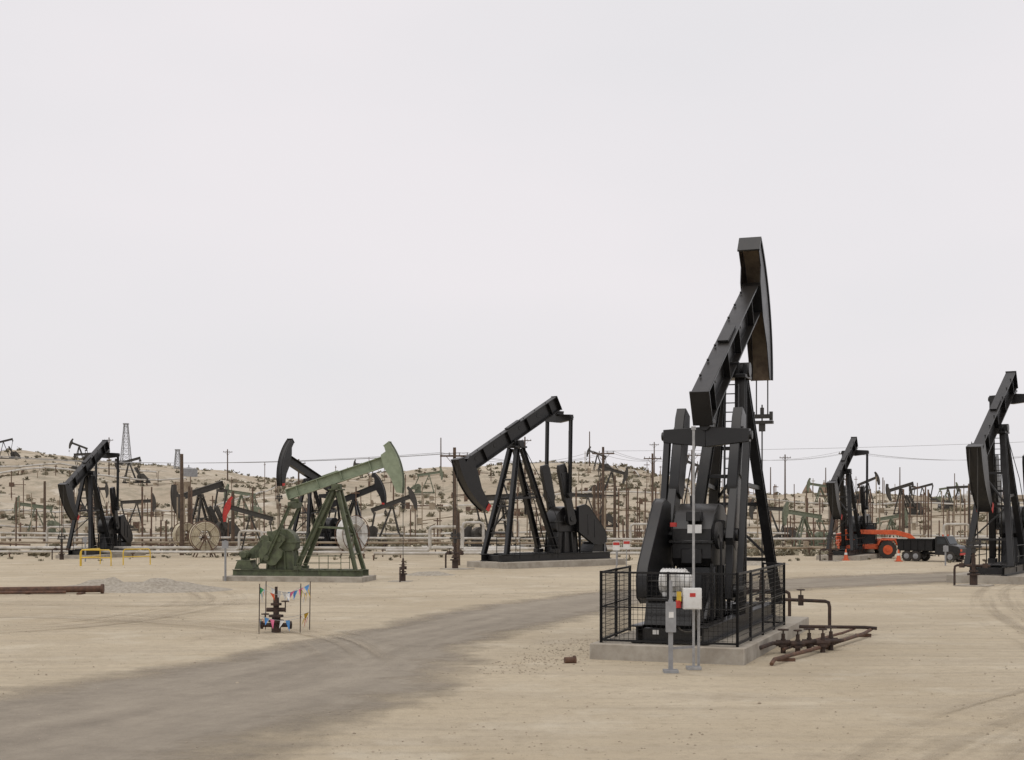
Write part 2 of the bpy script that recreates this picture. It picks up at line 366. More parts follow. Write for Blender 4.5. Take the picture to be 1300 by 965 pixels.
    m.prism([(p.x,p.z) for p in [B(x,0,z) for x,z in [(Lf-.6,bh+.02),(Lf-.3,bh+.02),(Lf-.3,.05),(Lf-.6,.05)]]],-.265,.265)
    parts.append(('horse_head',m,[headc],0))
    m=MB(); j1=[B(x-.034*math.cos(math.atan2(z,x)),0,z-.034*math.sin(math.atan2(z,x))) for x,z in arc]; j2=[B(x-.05*math.cos(math.atan2(z,x)),0,z-.05*math.sin(math.atan2(z,x))) for x,z in arc]
    m.prism([(p.x,p.z) for p in j1]+[(p.x,p.z) for p in j2[::-1]],-.262,.262)
    parts.append(('horse_head_lining',m,[headin],0))
    if tip:
        m=MB()
        q=[pc(da,-.055),pc(da*.9,-.055),pc(da*.9,.36),pc(da,.36)]; q=[B(x,0,z) for x,z in q]
        for s in(-1,1): m.prism([(p.x,p.z) for p in q],s*.332,s*.345)
        parts.append(('painted_tip',m,[tip],0))
    a0=min(0.,t+ua); hx=(Rr+.02)*math.cos(a0); hz=Hs+(Rr+.02)*math.sin(a0)
    if t+da>0: hz=Hs
    m=MB(); cz=3.85+Rr*t; cz=max(1.9,min(cz,hz-.5))
    for s in(-.17,.17):
        pts=[]; k=t+ua
        while k>a0+.02: pts.append((( Rr+.02)*math.cos(k),s,Hs+(Rr+.02)*math.sin(k))); k-=.08
        pts+=[(hx,s,hz),(hx,s,cz)]
        m.path(pts,.02,6)
    m.tube((hx,0,1.5),(hx,0,cz+.35),.022,8)
    parts.append(('bridle_and_polished_rod',m,['grease'],0))
    m=MB(); m.box((hx,0,cz),(.18,.6,.12)); m.box((hx,0,cz-.18),(.24,.66,.09)); m.tube((hx,0,cz+.06),(hx,0,cz+.26),.06,10)
    for s in(-1,1): m.tube((hx,s*.27,cz-.12),(hx,s*.27,cz+.14),.055,8)
    m.tube((hx,0,cz-.45),(hx,0,cz-.22),.1,10)
    parts.append(('carrier_bar',m,['grease'],0))
    m=MB(); X=hx
    m.tube((X,0,0),(X,0,.5),.17,14); m.tube((X,0,.48),(X,0,.56),.27,14); m.tube((X,0,.56),(X,0,1.25),.09,12); m.tube((X,0,.62),(X,0,.7),.2,14); m.tube((X,0,1.2),(X,0,1.55),.065,10); m.tube((X,0,1.3),(X,0,1.36),.12,10)
    m.tube((X,-.7,.9),(X,.7,.9),.055,10)
    for s in(-1,1): m.torus((X,s*.5,1.15),(0,0,1),.13,.015,14,5); m.tube((X,s*.5,.9),(X,s*.5,1.15),.02,6); m.box((X,s*.5,.9),(.2,.2,.2))
    m.path([(X,-.7,.9),(X,-.8,.85),(X,-.82,.7),(X,-.82,0)],.05,8)
    parts.append(('wellhead',m,['rustd'],0))
    E=B(-Lr,0,-.42); C=V((-3.7,0,2.75))
    m=MB()
    for s in(-1,1): m.prof((E.x,s*1.08,E.z),(E.x,0,E.z),[(-.14,-.16),(.14,-.16),(.14,.16),(-.14,.16)],(0,0,1),[(-.18,-.28),(.18,-.28),(.18,.22),(-.18,.22)])
    m.tube((E.x-.28,0,E.z+.24),(E.x+.28,0,E.z+.24),.13,12); m.box((E.x,0,E.z+.36),(.5,.34,.1))
    parts.append(('equalizer',m,[body],.01))
    wd=R(wdir); dW=V((math.cos(wd),0,math.sin(wd)))
    W=C+dW*1.45 if not pin_down else C+V((-.25,0,-1.35))
    m=MB()
    for s in(-1,1):
        p0=V((E.x,s*1.0,E.z-.1)); p1=V((W.x,s*1.0,W.z)); m.ibeam(p0,p1,.15,.2,.03,up=(1,0,0))
        m.tube((W.x,s*.86,W.z),(W.x,s*1.12,W.z),.17,14); m.tube((E.x,s*.9,E.z),(E.x,s*1.14,E.z),.11,12)
    parts.append(('pitman_arms',m,[body],.006))
    m=MB()
    nrm=V((-dW.z,0,dW.x))
    for s in(-1,1):
        y0,y1=(s*.66,s*.86)
        def q(a,b): 
            p=C+dW*a+nrm*b; return (p.x,p.z)
        if small:
            m.prism([q(-.35,-.22),q(-.2,-.32),q(1.75,-.2),q(1.75,.2),q(-.2,.32),q(-.35,.22)],y0,y1)
            for ss in(-1,1):
                m.prism([q(.45,ss*.205),q(.5,ss*.62),q(.8,ss*.78),q(1.5,ss*.74),q(1.75,ss*.5),q(1.8,ss*.205)],s*.60,s*.9)
        else:
            m.prism([q(-.35,-.22),q(-.2,-.32),q(2.7,-.2),q(2.7,.2),q(-.2,.32),q(-.35,.22)],y0,y1)
            ww=.33
            m.prism([q(1.0,.205),q(1.2,ww),q(3.0,ww),q(3.3,.24),q(3.3,-.24),q(3.0,-ww),q(1.2,-ww),q(1.0,-.205)],s*.60,s*.84)
            m.prism([q(1.5,ww*.6),q(2.8,ww*.6),q(2.8,-ww*.6),q(1.5,-ww*.6)],s*.84,s*.885)
        if pin_down:
            e=W-C; ee=e.normalized(); en=V((-ee.z,0,ee.x))
            def q2(a,b): 
                p=C+ee*a+en*b; return (p.x,p.z)
            m.prism([q2(0,-.3),q2(1.6,-.2),q2(1.6,.2),q2(0,.3)],s*.67,s*.85)
    parts.append(('cranks_and_counterweights',m,[body],.012))
    m=MB()
    m.prism([(-4.75,2.2),(-4.75,2.9),(-4.45,3.25),(-3.9,3.5),(-3.3,3.45),(-2.85,3.1),(-2.7,2.7),(-2.7,2.2),(-2.9,2.0),(-4.6,2.0)],-.48,.48)
    m.prism([(-4.85,2.55),(-2.6,2.55),(-2.6,2.63),(-4.85,2.63)],-.54,.54)
    m.prism([(-4.7,.76),(-4.55,1.99),(-2.9,1.99),(-2.75,.76)],-.4,.4)
    for x in(-4.7,-4.1,-3.4,-2.8):
        for s in(-1,1): m.bar((x,s*.5,.76),(x+(.1 if x<-3.7 else -.1),s*.5,2.0),.08,.12)
    m.tube((C.x,-.92,C.z),(C.x,.92,C.z),.16,16)
    for s in(-1,1): m.tube((C.x,s*.48,C.z),(C.x,s*.58,C.z),.36,18)
    m.tube((-4.4,.4,2.75),(-4.4,gy+.05,2.75),.07,10)
    if detail:
        for i in range(6): m.tube((-4.77,-.4+.16*i,2.59),(-4.86,-.4+.16*i,2.59),.03,6)
        m.box((-4.78,0,2.25),(.05,.5,.35)); m.box((-4.66,-.05,3.2),(.3,.35,.25)); m.tube((-3.8,.2,3.45),(-3.8,.2,3.7),.06,8)
    parts.append(('gear_reducer',m,[body],.015))
    # belt guard : angular sheet-metal housing
    m=MB(); poly=[(-4.25,3.5),(-4.8,3.62),(-5.1,3.5),(-6.45,2.1),(-6.6,1.8),(-6.55,1.35),(-6.2,1.2),(-5.5,1.25),(-4.25,2.0)]
    if small: poly=[(-4.25,3.2),(-4.7,3.3),(-5.0,3.2),(-6.6,1.95),(-6.7,1.75),(-6.65,1.5),(-6.4,1.4),(-5.5,1.6),(-4.25,2.2)]
    g2=gy+.24
    m.prism(poly,gy,g2)
    if detail:
        for i in range(len(poly)):
            p=poly[i];p2=poly[(i+1)%len(poly)]; m.tube((p[0],g2+.005,p[1]),(p2[0],g2+.005,p2[1]),.018,5)
        for s_ in(.35,.6): 
            xa=-4.25-2.2*s_; m.bar((xa,g2+.012,2.0-s_*.6),(xa,g2+.012,3.45-s_*1.2),.04,.02)
        m.bar((-4.5,gy+.1,.76),(-4.5,gy+.1,1.95),.08,.08)
    parts.append(('belt_guard',m,[body],.01))
    m=MB(); m.prism([(-7.0,.77),(-6.8,1.3),(-5.9,1.3),(-5.6,.77)],-.5,.58); m.box((-6.35,.03,1.34),(1.1,1.05,.06))
    m.bar((-5.6,-.5,.8),(-4.75,-.5,1.6),.08,.08)
    parts.append(('motor_stand',m,[body],.01))
    m=MB(); mo=-.1
    m.tube((-6.4,mo-.15,1.72),(-6.4,mo+.42,1.72),.29,20); m.tube((-6.4,mo-.28,1.72),(-6.4,mo-.15,1.72),.2,16,.25)
    for i in range(8): m.tube((-6.4,mo-.12+i*.07,1.72),(-6.4,mo-.10+i*.07,1.72),.31,20)
    m.box((-6.4,mo+.12,1.44),(.5,.45,.1)); m.box((-6.74,mo+.15,1.77),(.14,.28,.28)); m.box((-6.74,mo+.15,1.95),(.18,.32,.03))
    parts.append(('electric_motor',m,[motor],.006))
    if detail:
        m=MB()
        m.tube((-6.4,.33,1.72),(-6.4,gy+.02,1.72),.035,8)
        m.path([(-5.2,-.8,.8),(-5.2,-.8,2.6),(-4.6,-.55,3.0)],.03,6); m.bar((-5.4,-.62,.78),(-5.4,-.62,2.1),.06,.06)
        m.box((-5.0,-.4,1.5),(.5,.12,.7)); m.tube((-4.8,-.62,2.75),(-4.8,-.7,2.75),.33,18)
        m.path([(-.4,.4,Hs-.6),(-1.5,.7,4.8),(-2.6,.85,2.6),(-2.7,.8,.8)],.02,6)
        for x in (-2.2,-1.2,-.2,.8): m.box((x,0,.79),(.8,1.2,.04))
        for s in(-1,1):
            for x in(-2.4,-.9,.6): m.tube((x,s*1.0,.5),(x,s*1.0,1.7),.025,6)
            m.tube((-2.4,s*1.0,1.7),(.6,s*1.0,1.7),.025,6); m.tube((-2.4,s*1.0,1.2),(.6,s*1.0,1.2),.02,6)
        parts.append(('brake_and_handrails',m,['black2' if body=='black' else body],0))
    return [(n_,m_.mesh(n_,mt),bv) for n_,m_,mt,bv in parts]
def place(parts,x,y,h,s=1,name='pumpjack',bev=False,dz=0):
    e=empty(name,(x,y,hgt(x,y)-(.05 if y>95 else 0)+dz),h,s)
    for n_,me_,bv in parts:
        o=obj(n_,me_,e)
        if bev and bv: bevel(o,bv)
    return e
main=build_jack(tilt=28,aup=26,adn=-29,wdir=69,pin_down=True,motor='white',tip=None)
pj=place(main,5.9,38.3,70,1,bev=True)
down=build_jack(tilt=-29,aup=14,adn=-31,wdir=76)
place(down,.23,82,222,1,bev=True)
place(down,22.5,66,239,1)
place(down,22,94,243,.82)
place(down,-28.9,97,260,.82)
green=build_jack('gdark','gbeam',Hs=6.5,Lf=4.1,Lr=3.2,tilt=18,aup=19,adn=-26,wdir=235,tip=None,motor='gdark',bh=.72,small=True,headin='gbeam',gy=1.12)
place(green,-8.2,66.5,350,.70,bev=True)
upb=build_jack('black','black',tilt=20,wdir=255,detail=False,gy=1.12)
place(upb,-15,105,243,.77)
place(upb,-12.4,112,342,.56)
F_='hazed'
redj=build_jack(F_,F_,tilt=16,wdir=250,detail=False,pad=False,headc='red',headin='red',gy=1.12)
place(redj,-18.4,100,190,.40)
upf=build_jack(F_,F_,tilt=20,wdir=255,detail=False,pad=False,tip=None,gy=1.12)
gsm=build_jack('hazegreen','hazegreen',Hs=6.5,tilt=8,wdir=200,tip=None,motor='hazegreen',detail=False,pad=False,small=True,gy=1.12)
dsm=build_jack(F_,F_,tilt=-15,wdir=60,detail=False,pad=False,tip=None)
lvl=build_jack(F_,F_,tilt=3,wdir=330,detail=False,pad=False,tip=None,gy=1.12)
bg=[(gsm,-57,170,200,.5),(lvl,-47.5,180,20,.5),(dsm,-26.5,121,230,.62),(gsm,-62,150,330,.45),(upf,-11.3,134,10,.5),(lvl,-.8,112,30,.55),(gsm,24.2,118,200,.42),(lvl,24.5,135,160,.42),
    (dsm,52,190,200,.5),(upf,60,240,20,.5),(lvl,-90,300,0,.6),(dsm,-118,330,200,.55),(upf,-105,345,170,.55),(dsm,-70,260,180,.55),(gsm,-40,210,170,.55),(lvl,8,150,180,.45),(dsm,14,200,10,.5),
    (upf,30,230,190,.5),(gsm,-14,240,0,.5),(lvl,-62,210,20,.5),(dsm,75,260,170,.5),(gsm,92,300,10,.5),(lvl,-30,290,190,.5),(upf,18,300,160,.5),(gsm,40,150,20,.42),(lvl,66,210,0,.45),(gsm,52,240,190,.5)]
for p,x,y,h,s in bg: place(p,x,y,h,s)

# ------------------------------------------------------------------ fence cage round main jack
fe=empty('wire_mesh_fence',(5.9,38.3,0),70)
fr=MB(); wr=MB()
def panel(a,b,z0=.36,z1=1.98):
    a=V(a);b=V(b); L_=(b-a).length; n=max(1,round(L_/1.6)); d=(b-a)/L_
    for i in range(n+1):
        p=a.lerp(b,i/n); fr.bar((p.x,p.y,z0),(p.x,p.y,z1),.055,.055)
    for z in(z0+.06,z1-.03): fr.bar((a.x,a.y,z),(b.x,b.y,z),.045,.045)
    fr.bar((a.x,a.y,(z0+z1)/2),(b.x,b.y,(z0+z1)/2),.03,.03)
    k=int(L_/.105)
    for i in range(1,k): p=a.lerp(b,i/k); wr.bar((p.x,p.y,z0+.08),(p.x,p.y,z1-.05),.008,.008)
    k=int((z1-z0)/.105)
    for i in range(1,k):
        z=z0+(z1-z0)*i/k; wr.bar((a.x,a.y,z),(b.x,b.y,z),.008,.008)
panel((-7.1,1.55,0),(-7.1,-1.55,0)); panel((-7.1,-1.55,0),(-.8,-1.55,0)); panel((-7.1,1.55,0),(-3.9,1.75,0)); panel((-.8,-1.55,0),(-.8,-1.0,0))
obj('frame',fr.mesh('frame',['black2']),fe); obj('mesh_wires',wr.mesh('mesh_wires',['black2']),fe)

e=empty('electrical_disconnect_post',(3.28,29.4,0))
m=MB(); m.box((0,0,.75),(.09,.09,1.5)); m.box((0,-.02,1.15),(.2,.16,.62)); m.tube((.0,-.02,1.46),(.0,-.02,1.9),.035,8); m.box((0,0,.03),(.3,.3,.06)); m.bar((0,0,.5),(.5,.3,.5),.05,.05)
obj('post_and_box',m.mesh('post',['greyp']),e)
m=MB(); m.box((.0,-.105,1.2),(.1,.01,.12)); obj('label',m.mesh('label',['white']),e)
e=empty('control_box_pole',(3.83,30.0,0))
m=MB(); m.tube((0,0,0),(0,0,5.05),.028,10); m.tube((0,0,5.05),(0,0,5.12),.05,8); m.tube((.12,.1,0),(.12,.1,1.5),.03,8); m.box((0,0,.03),(.3,.3,.06)); obj('pole',m.mesh('pole',['steel']),e)
m=MB(); m.box((-.05,-.14,1.5),(.38,.2,.44)); m.box((-.05,-.245,1.5),(.33,.01,.39)); o=obj('control_box',m.mesh('cbox',['white']),e); bevel(o,.01)
m=MB(); m.box((-.05,-.252,1.58),(.12,.006,.08)); obj('warning_label',m.mesh('wl',['red']),e)
m=MB(); m.box((-.32,-.1,1.54),(.09,.1,.2)); o=obj('yellow_switch',m.mesh('ysw',['yellow']),e)
m=MB(); m.tube((-.33,-.1,1.3),(-.33,-.1,1.46),.06,10); obj('red_lamp',m.mesh('rl',['red']),e)
m=MB(); m.path(cr_interp([(0,0,1.3),(.1,.5,.8),(-.1,1.5,.7),(-.2,2.6,1.1),(-.1,3.0,1.5)],6),.025,6); obj('flex_conduit',m.mesh('flex',['grease']),e)
m=MB(); m.box((-7.03,.3,.62),(.012,.14,.1)); obj('sticker',m.mesh('stk',['white']),pj)
m=MB(); m.box((-4.89,-.1,2.9),(.012,.34,.2)); obj('name_plate',m.mesh('npl',['white']),pj)
m=MB(); m.box((-4.5,.875,3.35),(.22,.012,.12)); m.box((-5.1,.36,3.0),(.1,.14,.1)); obj('red_tag',m.mesh('rtg',['red']),pj)

# ------------------------------------------------------------------ piping right of main
def wheel(m,c,r=.14): 
    c=V(c); m.torus(c,(0,0,1),r,.016,16,5); m.bar(c+V((-r,0,0)),c+V((r,0,0)),.02,.02); m.bar(c+V((0,-r,0)),c+V((0,r,0)),.02,.02); m.tube(c+V((0,0,-.3)),c,.018,6)
e=empty('flowline_piping')
m=MB()
m.path([(7.6,41.4,.75),(8.9,40.4,.75),(8.98,40.35,.72),(9.0,40.3,.6),(9.0,40.3,0)],.05,8); m.tube((8.3,40.87,.9),(8.3,40.87,.6),.08,8); wheel(m,(8.3,40.87,1.05),.11)
m.path([(7.3,38.2,.22),(9.4,37.9,.22),(9.7,37.8,.2)],.045,8)
obj('dark_pipe',m.mesh('dp',['rustd']),e)
m=MB()
m.path([(9.6,38.0,.16),(9.1,36.8,.15),(7.3,33.5,.13),(5.7,30.9,.11),(5.6,30.7,.03)],.045,10)
m.path([(9.2,38.2,.16),(8.6,37.0,.15),(6.9,34.1,.14),(6.3,33.0,.12)],.035,8)
for t_ in(.1,.55,.9):
    p=V((9.6,38.0,.16)).lerp(V((5.7,30.9,.11)),t_); m.box((p.x,p.y,p.z-.09),(.4,.1,.08))
obj('rusty_pipe',m.mesh('rp',['rust']),e)
e=empty('valve_manifold')
m=MB()
for i,(x,y) in enumerate([(6.35,33.3),(6.65,33.1),(7.0,33.5),(7.3,33.4),(7.6,33.9)]):
    m.tube((x,y,.0),(x,y,.34),.06,10); m.tube((x,y,.14),(x,y,.2),.11,10); m.tube((x-.16,y,.24),(x+.16,y,.24),.075,10); m.tube((x,y,.34),(x,y,.46),.045,8); wheel(m,(x,y,.55),.09 if i%2 else .12)
m.path([(6.1,33.25,.24),(6.9,33.35,.24),(7.9,33.95,.24)],.045,8)
m.path([(5.2,32.1,.3),(5.7,32.6,.2),(6.1,33.25,.24)],.05,8)
obj('valves',m.mesh('valves',['rustd']),e)

e=empty('capped_wellhead',(-6.45,38.9,0))
m=MB(); m.tube((0,0,0),(0,0,.3),.13,12); m.tube((0,0,.28),(0,0,.34),.21,14); m.tube((0,0,.34),(0,0,.42),.12,12); m.tube((0,0,.42),(0,0,.48),.2,14); m.tube((0,0,.48),(0,0,.95),.08,10); m.tube((0,0,.74),(0,0,.8),.15,12); m.tube((0,0,.95),(0,0,1.25),.04,8)
m.tube((-.42,0,.2),(.42,0,.2),.06,10); m.tube((-.42,0,.2),(-.36,0,.2),.11,10); m.tube((.36,0,.2),(.42,0,.2),.11,10); m.tube((-.26,0,.62),(.26,0,.62),.06,10); wheel(m,(.25,0,.85),.1); wheel(m,(-.3,0,.5),.1)
obj('valve_tree',m.mesh('vt',['rustd']),e)
e=empty('pennant_barrier')
st=[V((-6.85,38.5,0)),V((-5.75,38.6,0)),V((-5.65,39.7,0)),V((-6.9,39.8,0))]
m=MB()
for p in st: m.tube(p,p+V((.02,0,1.35)),.014,6)
obj('stakes',m.mesh('stakes',['rustd']),e)
fl=[MB() for _ in range(6)]; rp=MB(); 
for q in range(4):
    a=st[q];b=st[(q+1)%4]
    for zt,zb in((1.28,1.25),(.5,.42)):
        pts=[]
        for k in range(9):
            t_=k/8; pts.append(a.lerp(b,t_)+V((0,0,zt+(zb-zt)*t_-.22*math.sin(math.pi*t_)*(1 if zt>1 else .5))))
        rp.path(pts,.005,4)
        for k in range(7):
            if random.random()<(.2 if zt>1 else .4): continue
            p0=pts[k];p1=pts[k+1]; p0=p0.lerp(p1,.12); j=V((random.uniform(-.09,.09),random.uniform(-.09,.09),-.18-random.uniform(0,.14)))
            fl[random.randrange(6)].add([p0,p1,(p0+p1)/2+j,(p0+p1)/2+j*.5+V((0,.03,0))],[(0,1,3),(0,3,2),(1,3,2)])
obj('rope',rp.mesh('rope',['steel']),e)
for i,c in enumerate(['yellow','pink','blue','orange','green','white']):
    if fl[i].v: obj('pennants_'+c,fl[i].mesh('pen',[c],False),e)

e=empty('rusty_flowline',(0,0,0))
m=MB(); m.path([(-24,56.2,.16),(-20,56,.16),(-16.3,56.6,.18)],.13,12); m.tube((-16.35,56.59,.18),(-16.25,56.6,.18),.2,14); m.path([(-24,55.4,.1),(-20,55.4,.1),(-17.5,55.8,.1)],.06,8)
for x in(-22,-19,-17): m.box((x,56.1,.02),(.15,.7,.1))
obj('pipe',m.mesh('pp',['rust']),e)
m=MB(); m.tube((0,0,.07),(.2,.05,.07),.07,12); m.tube((.2,.05,.07),(.24,.06,.07),.1,12); obj('pipe_fitting',m.mesh('pf',['rust']),None,(1.15,31.1,0))

e=empty('yellow_guard_rail')
m=MB()
for a,b in(((-25.2,83,0),(-23.4,83,0)),((-23.1,84.5,0),(-21.7,85.3,0)),((-25.2,83.2,0),(-24.9,86,0))):
    a=V(a);b=V(b); u=(b-a).normalized()*.12
    m.path([a,a+V((0,0,.75)),a+u*.3+V((0,0,.88)),a+u+V((0,0,.95)),b-u+V((0,0,.95)),b-u*.3+V((0,0,.88)),b+V((0,0,.75)),b],.035,8); m.tube(a+V((0,0,.5)),b+V((0,0,.5)),.03,8)
obj('rails',m.mesh('rails',['yellow']),e)
for x,y,hh in((-13.3,66,1.9),(6.2,84,1.5),(5.6,86,1.7),(-27,90,1.6),(25.6,84,1.2)):
    e=empty('marker_post',(x,y,0)); m=MB(); m.tube((0,0,0),(0,0,hh),.05,8); m.box((0,-.06,hh-.2),(.3,.03,.35)); obj('post',m.mesh('mp',['greyp']),e)
for x,y,c in((5.9,80.5,'white'),(6.7,83.2,'red'),(8.1,86,'white')):
    e=empty('warning_sign',(x,y,0)); m=MB(); m.tube((0,0,0),(0,0,1.3),.03,6); obj('post',m.mesh('sp',['steel']),e); m=MB(); m.box((0,-.05,1.25),(.4,.02,.5)); obj('sign_plate',m.mesh('sg',['white']),e)
    m=MB(); m.box((0,-.065,1.38),(.36,.01,.16)); obj('sign_header',m.mesh('sh',['red']),e)

# ------------------------------------------------------------------ pipelines
def follow(pts,z): return [(x,y,hgt(x,y)+z) for x,y in pts]
def dense(pts,step=4):
    out=[]
    for (a,b),(c,d) in zip(pts,pts[1:]):
        n=max(1,int(math.hypot(c-a,d-b)/step))
        out+=[(a+(c-a)*i/n,b+(d-b)*i/n) for i in range(n)]
    out.append(pts[-1]); return out
def pipeline(pts,z,r,mt,name='pipeline'):
    e=empty(name); d=dense(pts); m=MB(); m.path(follow(d,z),r,10); obj('pipe',m.mesh('pl',[mt]),e)
    m=MB()
    for i in range(0,len(d),2):
        x,y=d[i]; g=hgt(x,y); m.tube((x,y+.01,g-.3),(x,y+.01,g+z-r),.05,6); m.box((x,y,g+z-r-.04),(.12,.6,.06))
    obj('supports',m.mesh('su',['hazerust']),e)
pipeline([(-70,101),(-20,100),(-9,99),(8,97),(12,96)],.6,.11,'pipe')
pipeline([(-60,98),(-26,97.5),(-10,96)],.4,.09,'pipe')
pipeline([(-70,104),(-30,103),(10,101),(14,99)],.9,.08,'pipe2')
pipeline([(-9,92.5),(-2,93),(8,92.5),(9.5,92)],.45,.11,'pipe')
pipeline([(-80,112),(-30,108),(5,106),(30,110),(60,106)],1.1,.09,'pipe')
pipeline([(12,101),(30,100),(55,103)],.6,.07,'pipe2')
pipeline([(-95,140),(-55,132),(-20,138),(0,130),(40,136),(80,128)],.9,.1,'pipe')
pipeline([(-120,200),(-70,190),(-30,205),(20,195),(60,205),(100,190)],1,.13,'pipe')
pipeline([(-150,260),(-95,250),(-60,262)],1,.17,'pipe')
pipeline([(-150,315),(-110,305),(-80,320)],1.2,.22,'pipe')
pipeline([(0,170),(40,160),(60,178),(90,170)],.9,.11,'pipe2')
pipeline([(-60,165),(-45,230),(-38,320)],.8,.12,'pipe')
pipeline([(20,150),(28,230),(24,330)],.8,.12,'pipe')
def loop(x,y,wd,ht,r=.1,mt='pipe'):
    e=empty('pipe_expansion_loop',(x,y,hgt(x,y))); m=MB(); k=.25
    m.path([(-3,0,.5),(-k,0,.5),(-.07,0,.57),(0,0,.5+k),(0,0,ht-k),(.07,0,ht-.07),(k,0,ht),(wd-k,0,ht),(wd-.07,0,ht-.07),(wd,0,ht-k),(wd,0,.5+k),(wd+.07,0,.57),(wd+k,0,.5),(wd+3,0,.5)],r,10)
    obj('pipe',m.mesh('lp',[mt]),e); m=MB(); m.tube((-2,0,-.2),(-2,0,.36),.05,6); m.tube((wd+2,0,-.2),(wd+2,0,.36),.05,6); obj('supports',m.mesh('ls',['hazerust']),e)
loop(-5.6,97,2.2,2.1,.12); loop(-3.6,104,1.5,2.3,.11); loop(-19,99,1.6,1.8,.09); loop(-34,104,2,2.0,.09); loop(9,108,2,2.2); loop(17,104,1.6,2,.08,'pipe2'); loop(34,112,2,2.2); loop(-1.5,112,2,2.4,.09)

def reel(x,y,h,Rr,mt):
    e=empty('hose_reel',(x,y,hgt(x,y)),h); m=MB()
    for k in range(5):
        for j in range(5): m.torus((0,(k-2)*.13,Rr+.45),(0,1,0),Rr-.06-.11*j,.062,32,6)
    obj('coil',m.mesh('coil',[mt]),e)
    m=MB()
    for s in(-1,1):
        m.torus((0,s*.38,Rr+.45),(0,1,0),Rr+.04,.03,32,6)
        for k in range(4):
            a=k*math.pi/4; d=V((math.cos(a),0,math.sin(a)))*Rr; c=V((0,s*.38,Rr+.45)); m.bar(c-d,c+d,.03,.03,up=(0,1,0))
        m.bar((-.7,s*.45,0),(0,s*.45,Rr+.45),.08,.08); m.bar((.7,s*.45,0),(0,s*.45,Rr+.45),.08,.08)
    m.tube((0,-.5,Rr+.45),(0,.5,Rr+.45),.06,8)
    obj('reel_frame',m.mesh('rf',['hazerust']),e)
reel(-21.3,98.5,25,1.0,'hose'); reel(-10.9,97,50,1.2,'white'); reel(-24.6,107,40,.9,'hose')

# ------------------------------------------------------------------ poles
def pole(x,y,hh,arm=True,h=0,mt='wood'):
    e=empty('utility_pole',(x,y,hgt(x,y)),h); m=MB(); m.tube((0,0,-.5),(0,0,hh),.16,10,.11)
    if arm:
        m.bar((-1.0,-.15,hh-.6),(1.0,-.15,hh-.6),.1,.12); m.bar((-.55,-.16,hh-.65),(0,-.15,hh-1.3),.04,.04); m.bar((.55,-.16,hh-.65),(0,-.15,hh-1.3),.04,.04)
    obj('pole',m.mesh('po',[mt]),e)
    if arm:
        m=MB()
        for q in(-.9,-.35,.35,.9): m.tube((q,-.15,hh-.54),(q,-.15,hh-.36),.045,8)
        obj('insulators',m.mesh('ins',['greyp']),e)
    return V((x,y,hgt(x,y)+hh-.36))
tops=[pole(-52,128,8.6),pole(-23.8,102.5,7.3,False),pole(-4.0,99,7.6),pole(8.2,128,8.6),pole(19,150,9),pole(40,170,9),pole(66,175,8.5)]
pole(-3.2,84,3.2,False); pole(-25.5,110,5.2,False); pole(-24.5,108,5,False); pole(7.5,124,5.5,False); pole(7.0,121,5.2,False); pole(9.1,126,6,False); pole(-21,107,4.6,False)
pole(-46,140,6,False); pole(15.8,160,8); pole(34,150,6,False); pole(37,160,6.5); pole(-75,190,8); pole(-100,230,9); pole(-30,200,9); pole(2,220,9); pole(48,250,9); pole(80,230,8); pole(100,240,8)
for x,y,hh in [(-120,290,9),(-85,300,9),(-60,300,8),(-15,300,9),(18,330,8),(14,350,8),(30,300,8),(60,330,7),(75,340,7),(90,330,7),(112,320,7),(125,300,7),(70,150,6),(33,120,4.5),(28,125,5),(45,140,6)]: pole(x,y,hh,random.random()<.6,random.uniform(-30,30))
e=empty('power_lines')
def wire(a,b,sag,m,r=.014):
    m.path([a.lerp(b,k/14)-V((0,0,sag*4*(k/14)*(1-k/14))) for k in range(15)],r,4)
m=MB()
chain=[V((-110,135,10.5)),tops[0],tops[2],tops[3],tops[4],tops[5],tops[6],V((120,180,11))]
for a,b in zip(chain,chain[1:]):
    for q in(-.9,.35,.9): wire(a+V((q,-.15,0)),b+V((q,-.15,0)),.9,m)
wire(tops[3],V((100,118,13)),1.2,m); 
obj('wires',m.mesh('wires',['greyp']),e)
m=MB(); m2=MB()
random.seed(3)
def sp(x,y,mb=m):
    g=hgt(x,y); hh=random.choice([1.2,1.8,2.4,3.2,4.2,5]); r=.05+.03*random.random(); mb.tube((x,y,g-.2),(x+random.uniform(-.05,.05),y,g+hh),r,6)
    if random.random()<.35: mb.box((x,y,g+hh*.9),(random.uniform(.3,.9),.08,.1))
    if random.random()<.3: mb.tube((x-.4,y,g+.6),(x+.6,y,g+.6),.06,6)
for cx,cy,sx_,sy_,n in [(-28,112,10,8,26),(10,115,6,9,38),(-6,118,10,10,26),(26,118,14,10,48),(45,150,25,25,75),(-50,150,25,25,50),(0,170,50,30,60),(-70,230,50,50,70),(40,240,50,50,80),(90,240,40,60,60)]:
    for _ in range(n): sp(cx+random.uniform(-1,1)*sx_,cy+random.uniform(-1,1)*sy_,m if random.random()<.75 else m2)
for _ in range(170):
    y=random.uniform(112,300); x=random.uniform(-.4,.4)*y; g=hgt(x,y); l=random.uniform(1,5); a=random.uniform(-.5,.5)
    mb=m if random.random()<.5 else m2; mb.tube((x,y,g+.4),(x+l*math.cos(a),y+l*math.sin(a),hgt(x+l*math.cos(a),y+l*math.sin(a))+.4),.07,6); mb.box((x,y,g+.4),(random.uniform(.2,.8),.5,random.uniform(.5,1)))
e=empty('wellhead_standpipes'); obj('rusty_standpipes',m.mesh('rs',['hazerust']),e); obj('pale_standpipes',m2.mesh('ps',['pipe2']),e)

